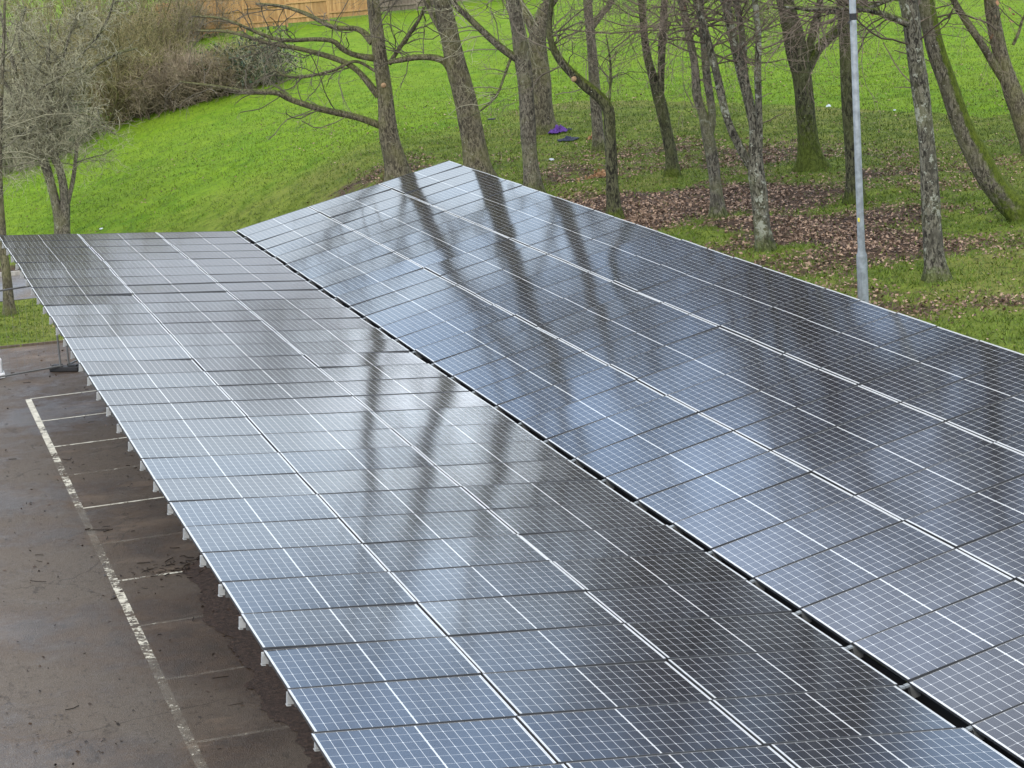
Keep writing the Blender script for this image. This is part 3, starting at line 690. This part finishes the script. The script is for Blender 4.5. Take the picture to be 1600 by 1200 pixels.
tree('bare_tree', 'stout brown trunk right of the roof peak with one branch curving left', [[(750, 285, 48), (745, 250, 41), (735, 190, 37), (722, 140, 36), (712, 100, 33), (702, 50, 28), (690, 0, 26)]],
     [([(704, 108, 14), (694, 96, 12), (675, 90, 11), (650, 90, 10), (625, 94, 9), (606, 97, 7)], -.3), ([(694, 52, 13), (680, 30, 11), (666, 0, 10)], .5)], BARK_BROWN, TWIG_BROWN, 14, 2, low=4.2, dens=.75)
tree('bare_tree', 'straight grey trunk at the roof edge with one bough slanting up left', [[(834, 305, 30), (829, 250, 25), (825, 200, 25), (818, 110, 24), (810, 50, 23), (800, 0, 21)]],
     [([(808, 92, 13), (785, 76, 12), (760, 54, 11), (735, 30, 10), (712, 8, 9), (700, -10, 8)], -.4), ([(798, 90, 5), (788, 118, 4), (775, 150, 4), (752, 172, 3), (735, 182, 2)], -.9)], BARK_GREY, TWIG_GREY, 13, 3, low=4.0, dens=.8)
tree('bare_tree', 'thick orange brown trunk forking high, purple cloth at its foot', [[(850, 206, 42), (848, 190, 38), (843, 120, 34), (840, 60, 30), (852, 15, 20), (862, 0, 18)], [(838, 62, 18), (826, 30, 15), (812, 5, 14), (806, -12, 13)]],
     [], BARK_BROWN, TWIG_BROWN, 14, 4, low=4.6, sub=(.4,))
tree('bare_tree', 'sharply kinked dark trunk bending left with a pale sawn stub', [[(961, 345, 26), (957, 290, 21), (953, 200, 19), (950, 170, 19), (935, 150, 18), (910, 130, 17), (880, 100, 14), (864, 74, 11), (858, 45, 9), (862, 0, 8)]],
     [([(952, 160, 4), (954, 120, 4), (953, 90, 3), (947, 55, 2)], .1)], BARK_DARK, TWIG_BROWN, 8.5, 5, low=2.3, dens=.7, shoots=30)
tree('bare_tree', 'plain grey trunk between the kinked tree and the forked dark tree, forking high', [[(936, 236, 21), (934, 200, 18), (930, 150, 17), (925, 80, 16), (918, 0, 15)], [(926, 42, 11), (940, 22, 10), (956, 0, 9)]], [], BARK_GREY, TWIG_BROWN, 13, 6, low=3.4)
tree('bare_tree', 'dark trunk in a narrow Y fork beyond the leaf litter, moss at its foot', [[(1051, 275, 24), (1048, 240, 19), (1040, 200, 19), (1030, 155, 19), (1020, 120, 14), (1010, 80, 13), (1002, 0, 12)], [(1031, 160, 13), (1033, 120, 11), (1035, 60, 12), (1038, 0, 11)]],
     [], BARK_DARK, TWIG_RED, 13, 7, low=2.0, shoots=34, dead=90, sub=(-.3,))
tree('bare_tree', 'grey trunk splitting low into two crooked stems near the roof edge', [[(1123, 340, 26), (1119, 300, 20), (1114, 250, 20), (1106, 212, 19), (1096, 172, 13), (1089, 150, 14), (1085, 100, 13), (1073, 40, 12), (1064, 0, 12)], [(1107, 214, 13), (1113, 180, 12), (1105, 120, 13), (1100, 60, 12), (1094, 0, 11)]],
     [], BARK_GREY, TWIG_RED, 13, 8, low=2.2, shoots=34, dead=60)
tree('bare_tree', 'pale trunk with four rising stems, closest of them to the roof edge', [[(1197, 395, 26), (1191, 350, 24), (1186, 300, 25), (1181, 262, 25), (1179, 205, 18), (1168, 150, 17), (1150, 80, 15), (1133, 0, 14)], [(1184, 262, 12), (1187, 205, 11), (1184, 120, 11), (1185, 60, 10), (1180, 0, 9)],
      [(1178, 268, 14), (1155, 228, 14), (1135, 182, 13), (1121, 120, 13), (1105, 60, 12), (1088, 0, 11)], [(1172, 160, 12), (1163, 110, 12), (1160, 60, 11), (1150, 0, 10)]],
     [], BARK_LICHEN, TWIG_RED, 12.5, 9, low=2.2, shoots=34, dead=40, sub=(-.3, -.5, .3))
tree('bare_tree', 'heavy dark trunk with flared mossy foot and a fork to the right', [[(1268, 266, 48), (1264, 235, 36), (1260, 190, 32), (1254, 130, 31), (1247, 90, 34), (1240, 50, 34), (1226, 0, 28)], [(1258, 108, 22), (1278, 76, 17), (1305, 50, 15), (1332, 22, 13), (1350, 0, 12)], [(1256, 92, 16), (1268, 60, 14), (1278, 20, 12), (1283, -10, 11)]],
     [], BARK_DARK, TWIG_BROWN, 15, 10, low=2.6, shoots=26, mossh=2.2, dens=1.25, sub=(.8, -.3))
tree('bare_tree', 'dim trunk directly behind the lamp post on a mossy mound', [[(1337, 316, 30), (1333, 270, 22), (1328, 200, 22), (1324, 130, 24), (1321, 60, 22), (1317, 0, 21)]], [], BARK_DARK, TWIG_BROWN, 14, 11, low=3.8)
tree('bare_tree', 'upright lichen speckled trunk right of the lamp post, dark bark patches', [[(1464, 436, 40), (1460, 400, 33), (1455, 330, 29), (1448, 230, 28), (1438, 140, 27), (1428, 70, 27), (1418, 0, 27)]],
     [([(1434, 42, 15), (1410, 34, 13), (1385, 24, 10), (1350, 15, 9), (1310, 13, 7), (1262, 14, 5)], -.6), ([(1424, 12, 8), (1400, -3, 9), (1360, 10, 9), (1325, 18, 10), (1280, 16, 9), (1225, 10, 6)], .5)],
     BARK_LICHEN, TWIG_RED, 13, 12, low=3.0, shoots=26, dead=40)
tree('bare_tree', 'strongly leaning trunk with mossy upper side, curving up from the right', [[(1606, 340, 46), (1580, 318, 42), (1545, 275, 38), (1520, 230, 34), (1503, 195, 31), (1480, 130, 29), (1460, 70, 29), (1446, 0, 27)]],
     [], BARK_MOSS, TWIG_RED, 13.5, 13, low=2.8, shoots=20, mossh=1.0, mdir=(.72, -.35, .6), dead=70)
tree('bare_tree', 'rough brown forked trunk in the upper right corner', [[(1618, 240, 36), (1602, 200, 30), (1590, 165, 30), (1574, 120, 27), (1560, 70, 23), (1548, 0, 22)], [(1575, 135, 15), (1556, 105, 14), (1532, 66, 13), (1508, 30, 12), (1490, 0, 11)]],
     [([(1583, 70, 5), (1592, 50, 5), (1598, 30, 4), (1612, 5, 3)], .2)], BARK_BROWN, TWIG_RED, 14, 14, low=2.2, shoots=26, dead=80, sub=(-.5,))
# left: pale many-twigged tree and the thin trunk by the path
tree('bare_tree', 'bushy pale twigged tree with a three stemmed trunk behind the left roof', [[(98, 385, 30), (96, 362, 24), (88, 320, 15), (75, 270, 14), (60, 235, 14), (45, 205, 12), (34, 160, 9)], [(101, 362, 17), (101, 310, 15), (95, 270, 14), (84, 240, 13), (79, 195, 11), (78, 140, 8), (75, 90, 6)], [(106, 318, 8), (114, 280, 7), (118, 250, 6), (121, 222, 6, 0)]],
     [([(42, 210, 6), (58, 170, 6), (62, 140, 5), (95, 120, 4), (130, 105, 3)], -.8), ([(80, 200, 7), (110, 150, 7), (140, 110, 6), (180, 85, 5), (215, 75, 3)], .5), ([(78, 160, 7), (95, 100, 6), (110, 50, 6), (130, 10, 4)], .6),
      ([(40, 190, 6), (20, 150, 6), (0, 120, 5), (-30, 100, 4)], -.5), ([(84, 225, 5), (120, 180, 5), (150, 185, 4), (180, 210, 3)], -1.0), ([(36, 180, 6), (40, 120, 5), (30, 60, 5), (40, 10, 4)], .3), ([(100, 110, 5), (150, 60, 5), (170, 25, 4), (180, -10, 3)], -.3), ([(60, 235, 5), (20, 205, 4), (-10, 215, 3), (-40, 250, 2)], -.6)],
     BARK_GREY, TWIG_GREY, 6.6, 15, low=2.2, dens=1.45, droop=-.02, spread=.55, group=GR, high=False, shoots=20, curl=.42, tws=.8)
tree('bare_tree', 'slim brown trunk on the small grass strip by the path', [[(15, 492, 19), (11, 440, 15), (5, 390, 14), (1, 320, 11), (-1, 250, 9), (2, 150, 7), (6, 60, 5), (8, 0, 4)]], [], BARK_BROWN, TWIG_GREY, 7.5, 16, low=3.2, dens=.7, spread=.5, high=False, curl=.35, tws=.8)

# ------------------------------------------------------------------ shrubs, ivy and fences up the slope
def shrub(label, px, py, rad, ht, mat, seed, n=(70, 700, 3200), name='shrub', leaf=None, cat='shrub', up=.03, group='shrubs along the lawn edge'):
    rg = np.random.default_rng(seed); B = march(px, py); B[2] = zg(B[0], B[1])
    root = empty(name, B, label, cat, group)
    k = n[0]; a = rg.uniform(0, 2 * np.pi, k); r = rad * .75 * np.sqrt(rg.uniform(0, 1, k))
    p = B + np.stack([r * np.cos(a), r * np.sin(a), -.1 + 0 * r], 1)
    p[:, 2] = [float(zt(x, y)) - .1 for x, y in p[:, :2]]
    d = np.stack([np.cos(a) * .35 + rg.normal(0, .22, k), np.sin(a) * .35 + rg.normal(0, .22, k), np.ones(k)], 1); d /= np.linalg.norm(d, axis=1, keepdims=True)
    L = ht * rg.uniform(.6, 1.1, k); pts = [p]
    for i in range(8):
        d = d + rg.normal(0, .13, (k, 3)) + np.array([0, 0, up]); d /= np.linalg.norm(d, axis=1, keepdims=True); pts.append(pts[-1] + d * (L / 8)[:, None])
    P1 = np.stack(pts, 1); R1 = rg.uniform(.012, .032, k)[:, None] * np.linspace(1, .3, 9)[None]
    b = MB(); b.tubes(P1, R1, 5, rg.uniform(0, .4, k)); part(b, 'stems', mat, root, False, 'tone')
    b = MB(); P2, R2 = grow(P1, R1, n[1], .5, 1.3, 42, 6, .2, up, .6, rg, .08); b.tubes(P2, R2, 3, rg.uniform(.1, .7, len(P2)))
    P3, R3 = grow(P2, R2, n[2], .2, .65, 42, 4, .24, up * .5, .7, rg, .1); b.tubes(P3, np.maximum(R3, .0045), 3, rg.uniform(.2, 1, len(P3)))
    part(b, 'twigs', mat, root, False, 'tone')
    if leaf:
        b = MB(); q = np.concatenate([P3[:, -1], P3[:, 2], P2[:, 3]]); q = q[rg.choice(len(q), min(leaf[1], len(q)), replace=False)]
        leaves(b, q + rg.normal(0, .08, q.shape), leaf[2], rg); part(b, 'foliage', leaf[0], root, False, 'tone')
    return root
OLIVE_LEAF = leafmat('olive_leaf', (.045, .05, .012, 1), (.16, .15, .045, 1))
BIGN = (90, 1000, 4600)
shrub('tall yellowish olive shrub behind the bushy pale tree', 150, 196, 2.6, 5.2, TWIG_OLIVE, 41, BIGN, leaf=(OLIVE_LEAF, 5000, .035))
shrub('dark olive shrub right of the tall yellowish one, at the lawn edge', 205, 180, 1.7, 3.6, TWIG_OLIVE, 42, BIGN, leaf=(OLIVE_LEAF, 4000, .035))
shrub('yellow twigged shrub further back at the top of the photo left of the brambles', 185, 128, 3.4, 5.5, TWIG_OLIVE, 43, BIGN, leaf=(OLIVE_LEAF, 4500, .035))
shrub('grey twiggy shrub at the left edge below the bushy tree', 20, 262, 2.0, 3.4, TWIG_GREY, 44, BIGN)
shrub('low ivy covered bush under the bushy pale tree', 88, 238, 1.4, 1.5, TWIG_GREY, 45, (60, 400, 1200), leaf=(IVY, 3600, .05))
shrub('big olive twigged shrub furthest back in the upper left corner', 85, 118, 3.4, 6.8, TWIG_OLIVE, 47, BIGN, leaf=(OLIVE_LEAF, 3500, .035))
shrub('tall grey shrub in the upper left corner', 30, 170, 3.2, 6, TWIG_GREY, 46, BIGN)
for i, (px, py, rad, ht, lb) in enumerate([(255, 172, 1.5, 2.2, 'low bramble tangle right of the dark olive shrub'), (300, 158, 1.3, 1.9, 'middle bramble tangle on the lawn edge'), (345, 148, 1.1, 1.7, 'bramble tangle beside the ivy bush'),
                                           (235, 110, 2.2, 3.6, 'tall reddish brown thicket behind the low brambles'), (295, 62, 1.9, 2.7, 'reddish brown thicket in front of the tan fence end')]):
    shrub(lb, px, py, rad, ht, TWIG_BRAMBLE, 50 + i, (80, 1000, 4600), up=-.02 if i < 3 else .02, name='bramble_thicket', cat='bramble', group='bramble thickets')
shrub('square ivy clad bush standing alone on the bright lawn', 402, 136, .95, 1.75, TWIG_GREY, 60, (60, 500, 1800), leaf=(IVY, 2600, .055), name='ivy_bush', cat='ivy bush')
shrub('shaggy grey bush between the ivy clad bush and the brambles', 368, 140, .85, 2.0, TWIG_OLIVE, 61, (60, 600, 2400), leaf=(IVY, 500, .05), name='ivy_bush', cat='ivy bush')

def board_fence(a, e, label, mat, ht=1.85, bay=1.83, seed=1):
    rg = np.random.default_rng(seed); a = np.array(a[:2]); e = np.array(e[:2]); L = np.linalg.norm(e - a); d = (e - a) / L; n = max(1, int(round(L / bay)))
    mid = (a + e) / 2; root = empty('wooden_fence', (mid[0], mid[1], float(zt(*mid))), label, 'fence', 'wooden fences')
    nr = np.array([-d[1], d[0]])
    for i in range(n + 1):
        p = a + d * L * i / n; z = float(zt(*p)); b = MB(); b.box((p[0], p[1], z + ht / 2), (.09, .09, ht + .1), [[d[0], nr[0], 0], [d[1], nr[1], 0], [0, 0, 1]]); part(b, 'post', mat, root, False, 'tone')
    for i in range(n):
        p0 = a + d * L * i / n; p1 = a + d * L * (i + 1) / n; z = (float(zt(*p0)) + float(zt(*p1))) / 2; b = MB(); w_ = L / n - .1; k = int(w_ / .105)
        for j in range(k):
            p = p0 + d * (.05 + w_ * (j + .5) / k) + nr * (.012 * (j % 2)); h = ht - .15 + rg.normal(0, .012)
            b.box((p[0], p[1], z + .1 + h / 2), (w_ / k + .012, .014, h), [[d[0], nr[0], 0], [d[1], nr[1], 0], [0, 0, 1]], rg.uniform(0, 1))
        for hh in (.35, 1.0, 1.6):
            p = (p0 + p1) / 2 - nr * .035 ; b.box((p[0], p[1], z + hh), (w_, .045, .085), [[d[0], nr[0], 0], [d[1], nr[1], 0], [0, 0, 1]], .3)
        part(b, 'fence_panel', mat, root, False, 'tone')
f0, f1 = march(250, 75), march(578, 25); f2, f3 = march(590, 24), march(760, 1)
board_fence(f0, f1, 'tan vertical board fence at the top of the lawn, left of the trunk', FENCE, seed=2)
board_fence(f2, f3 + (f3 - f2) * .8, 'weathered grey brown fence continuing right behind the trunks', FENCEG, 1.7, seed=3)
board_fence(f0 + (f0 - f1) * .9, f0 - (f1 - f0) / np.linalg.norm(f1 - f0) * .2, 'brown fence hidden behind the thickets at upper left', FENCEG, 1.8, seed=4)

# ------------------------------------------------------------------ small things on the ground
def cloth(px, py, sx, sy, mat, label, seed, h=.1, rot=0.0):
    c = march(px, py); n = 26; u = np.linspace(-1, 1, n); U, V = np.meshgrid(u, u); rg = np.random.default_rng(seed)
    rr = np.sqrt(U ** 2 + V ** 2) + .5 * (fbm(U * 1.3 + seed, V * 1.3, seed) - .5)
    wgt = 1 + .35 * (fbm(U * 1.5 + 9, V * 1.5, seed) - .5); x = U * sx * wgt; y = V * sy * wgt
    x, y = x * math.cos(rot) - y * math.sin(rot), x * math.sin(rot) + y * math.cos(rot)
    zz = h * (1.5 * np.abs(fbm(U * 2.2 + 3, V * 2.2, seed, 3) - .45) * 2 * np.clip(1.15 - rr, 0, 1) + .12)
    z = np.array([[zg(c[0] + a, c[1] + b_) for a, b_ in zip(ra, rb)] for ra, rb in zip(x, y)]) + zz
    b = MB(); ii = np.arange(n * n).reshape(n, n); F = np.stack([ii[:-1, :-1], ii[:-1, 1:], ii[1:, 1:], ii[1:, :-1]], -1)
    F = F[(rr[:-1, :-1] < 1.05)].reshape(-1, 4)
    b.add(np.stack([c[0] + x, c[1] + y, z], -1).reshape(-1, 3), F); cz = np.array([c[0], c[1], zg(c[0], c[1])])
    o = b.build('cloth', mat, None, True, None, cz); md = o.modifiers.new('s', 'SOLIDIFY'); md.thickness = .012; md.offset = 1
    return tag(o, label, 'cloth')
cloth(871, 208, .27, .26, PURPLE, 'crumpled purple cloth at the foot of the orange brown trunk', 2, .34, .4)
cloth(889, 219, .32, .24, NAVY, 'dark navy cloth lying on the grass beside the purple one', 5, .14, .5)
cloth(886, 204, .15, .12, NAVY, 'small black rag touching the purple cloth', 7, .1)
def scrap(px, py, s, label, seed):
    c = march(px, py); rg = np.random.default_rng(seed); c[2] = zg(c[0], c[1])
    th = np.linspace(0, 2 * np.pi, 9)[:-1]; b = MB()
    rr = s * rg.uniform(.6, 1.2, 8); lo = np.stack([rr * np.cos(th), rr * np.sin(th) * .7, np.full(8, .01)], 1); hi = lo * [.65, .65, 1] + [0, 0, s * .5]; hi[:, 2] += rg.uniform(-.2, .2, 8) * s
    v = np.vstack([lo, hi, [[0, 0, s * .6]]]) + c; F4 = [[i, (i + 1) % 8, 8 + (i + 1) % 8, 8 + i] for i in range(8)]; b.add(v, F4); b.f.append(np.array([[8 + i, 8 + (i + 1) % 8, 16] for i in range(8)]))
    return tag(b.build('litter_scrap', LITTERW, None, False, None, c), label, 'litter', 'white litter on the grass')
scrap(862, 250, .085, 'crumpled pale blue litter below the navy cloth', 1)
scrap(1295, 166, .10, 'white litter scrap between the heavy dark trunk and lamp post', 2)
scrap(1398, 172, .055, 'white litter scrap on the slope right of the lamp post', 3)
scrap(158, 358, .06, 'white scrap on the lawn just behind the left roof edge', 4)
# leaf and chip heaps at the kinked tree, and its sawn stub
rg = np.random.default_rng(77)
for px, py, n, s, lb in ((938, 276, 260, .22, 'heap of fresh orange wood chips by the kinked trunk'), (928, 218, 90, .12, 'small heap of orange chips behind the kinked trunk')):
    c = march(px, py); p = c + rg.normal(0, 1, (n, 3)) * [s, s * .7, 0]; p[:, 2] = [zg(x, y) for x, y in p[:, :2]]; p[:, 2] += np.abs(rg.normal(0, .1, n)) * np.exp(-((p[:, :2] - c[:2]) ** 2).sum(1) / s ** 2)
    b = MB(); leaves(b, p, .045, rg); tag(b.build('chip_heap', CHIP, None, False, 'tone', np.array([c[0], c[1], zg(c[0], c[1])])), lb, 'wood chips', 'orange wood chips')
kt = [o for o in bpy.data.objects if o.get('label', '').startswith('sharply kinked')][0]
kb = np.array(kt.location); sp = upright(897, 123, kb, -.13)
b = MB(); dv2 = np.array([-.15, -.95, .25]); dv2 /= np.linalg.norm(dv2); b.tubes([[sp + dv2 * -.06, sp + dv2 * .01, sp + dv2 * .012]], [[.06, .052, .002]], 12); part(b, 'sawn_stub', CUT, kt, True)
mt = [o for o in bpy.data.objects if o.get('label', '').startswith('bare tree with three')][0]
sp = upright(600, 133, np.array(mt.location), -.2); b = MB(); dv2 = np.array([.1, -.97, .15]); b.tubes([[sp + dv2 * -.06, sp + dv2 * .01, sp + dv2 * .012]], [[.07, .06, .002]], 12); part(b, 'sawn_stub', CUT, mt, True)
# dark tray hanging on a thread from the straight grey tree
gt = [o for o in bpy.data.objects if o.get('label', '').startswith('straight grey')][0]
tp = upright(768, 186, np.array(gt.location), -.7); tq = upright(768, 158, np.array(gt.location), -.7)
root = empty('hanging_tray', tp, 'small dark tray hanging by a thread under a thin pale branch', 'feeder')
b = MB(); b.lathe([(.0, -.02), (.09, -.015), (.1, .01), (.085, .012), (.0, .005)], tp, 16); part(b, 'tray', BLACK, root, True)
b = MB(); b.tubes([[tp + [0, 0, .0], tq]], [[.003, .003]], 3); part(b, 'thread', BLACK, root)

# ------------------------------------------------------------------ ground cover nobody could count
def scatter(n, x0, x1, y0, y1, dens, rg):
    x = rg.uniform(x0, x1, n); y = rg.uniform(y0, y1, n); k = rg.uniform(0, 1, n) < dens(x, y); return x[k], y[k]
def vis(x, y):
    """inside the wedge the lens can plausibly see, with a margin"""
    a = np.degrees(np.arctan2(x - CAM[0], y - CAM[1])); return np.clip((a - 0) / 2, 0, 1) * np.clip((44 - a) / 12, 0, 1)
def zgv(x, y): return zt(x, y) + (fbm(x * .9, y * .9, 1) - .5) * .14 + (fbm(x * 2.6, y * 2.6, 5) - .5) * .09
rg = np.random.default_rng(99)
x, y = scatter(460000, 5.0, 26, -26, 22, lambda a, b_: np.clip(litter_at(a, b_) * 1.2 * fbm(a * 1.2, b_ * 1.2, 6) * 1.6 - .12, .012, 1) * vis(a, b_), rg)
x2, y2 = scatter(16000, -6, 8, 3.8, 26, lambda a, b_: np.clip(litter_at(a, b_) * .8, .05, 1) * ((b_ < 10.3) | (b_ > 15.8)) * vis(a, b_), rg)
x = np.concatenate([x, x2]); y = np.concatenate([y, y2])
b = MB(); leaves(b, np.stack([x, y, zgv(x, y) + .02], 1), .034, rg, .6)
tag(b.build('fallen_leaves', LITTER, None, False, 'tone'), kind='stuff')
print('leaves', len(x))
def gd(a, b_):
    d = np.hypot(a - CAM[0], b_ - CAM[1]); return np.clip(1.25 - litter_at(a, b_) * 1.5, .04, 1) * np.clip((98 - d) / 55, .0, 1) ** 1.1 * vis(a, b_) * ((b_ < 10.4) | (b_ > 15.6) | (a > -1)) * ((a > 5) | (b_ > 3.9)) * (.35 + fbm(a * 1.6, b_ * 1.6, 12))
x, y = scatter(1150000, -7, 36, -26, 44, gd, rg)
n = len(x); z = zgv(x, y); a = rg.uniform(0, 2 * np.pi, n); hgt = rg.uniform(.03, .085, n); wd = rg.uniform(.006, .015, n); ln = rg.normal(0, .04, (n, 2))
P_ = np.stack([x, y, z], 1); dx = np.stack([np.cos(a) * wd, np.sin(a) * wd, 0 * a], 1)
V = np.stack([P_ - dx, P_ + dx, P_ + np.stack([ln[:, 0], ln[:, 1], hgt], 1)], 1)
b = MB(); b.add(V.reshape(-1, 3), np.arange(3 * n).reshape(n, 3), np.repeat(rg.uniform(0, 1, n) * (1 - .55 * dull_at(x, y)), 3))
tag(b.build('grass', GRASSB, None, False, 'tone'), kind='stuff'); print('blades', n)
# twigs, leaf scraps and mud on the tarmac
x, y = scatter(6000, -9, 0, -38, 3, lambda a, b_: np.clip(fbm(a * .8, b_ * .5, 21) * 2.2 - .85, .05, 1), rg)
n = len(x); b = MB(); leaves(b, np.stack([x, y, np.full(n, LOT + .016)], 1), .026, rg, .9)
tag(b.build('leaf_debris', leafmat('wet_debris', (.016, .012, .010, 1), (.09, .06, .042, 1)), None, False, 'tone'), kind='stuff')
cl = [flat(280, 882, LOT), flat(265, 898, LOT), flat(160, 832, LOT), flat(150, 830, LOT), flat(295, 884, LOT), flat(282, 884, LOT), flat(270, 892, LOT)]
m = 80; k = rg.choice(len(cl), m, p=[.2, .22, .06, .06, .16, .16, .14]); p = np.array(cl)[k] + rg.normal(0, 1, (m, 3)) * [.28, .28, 0]; d = rg.normal(0, 1, (m, 3)) * [.09, .09, .01]
p2 = np.stack([rg.uniform(-9, -3.5, 150), rg.uniform(-34, 2, 150), np.full(150, LOT)], 1); d2 = rg.normal(0, 1, (150, 3)) * [.07, .07, .01] * rg.uniform(.2, 1.5, (150, 1))
p = np.concatenate([p, p2]); d = np.concatenate([d, d2]); p[:, 2] = LOT + .02
b = MB(); b.tubes(np.stack([p, p + d * .5 + rg.normal(0, .015, p.shape) * [1, 1, .2], p + d], 1), rg.uniform(.003, .008, (len(p), 1)) * np.ones((1, 3)), 4, rg.uniform(0, .3, len(p)))
tag(b.build('twig_debris', twigmat('wet_twig', (.018, .013, .010, 1), (.06, .042, .03, 1)), None, False, 'tone'), kind='stuff')
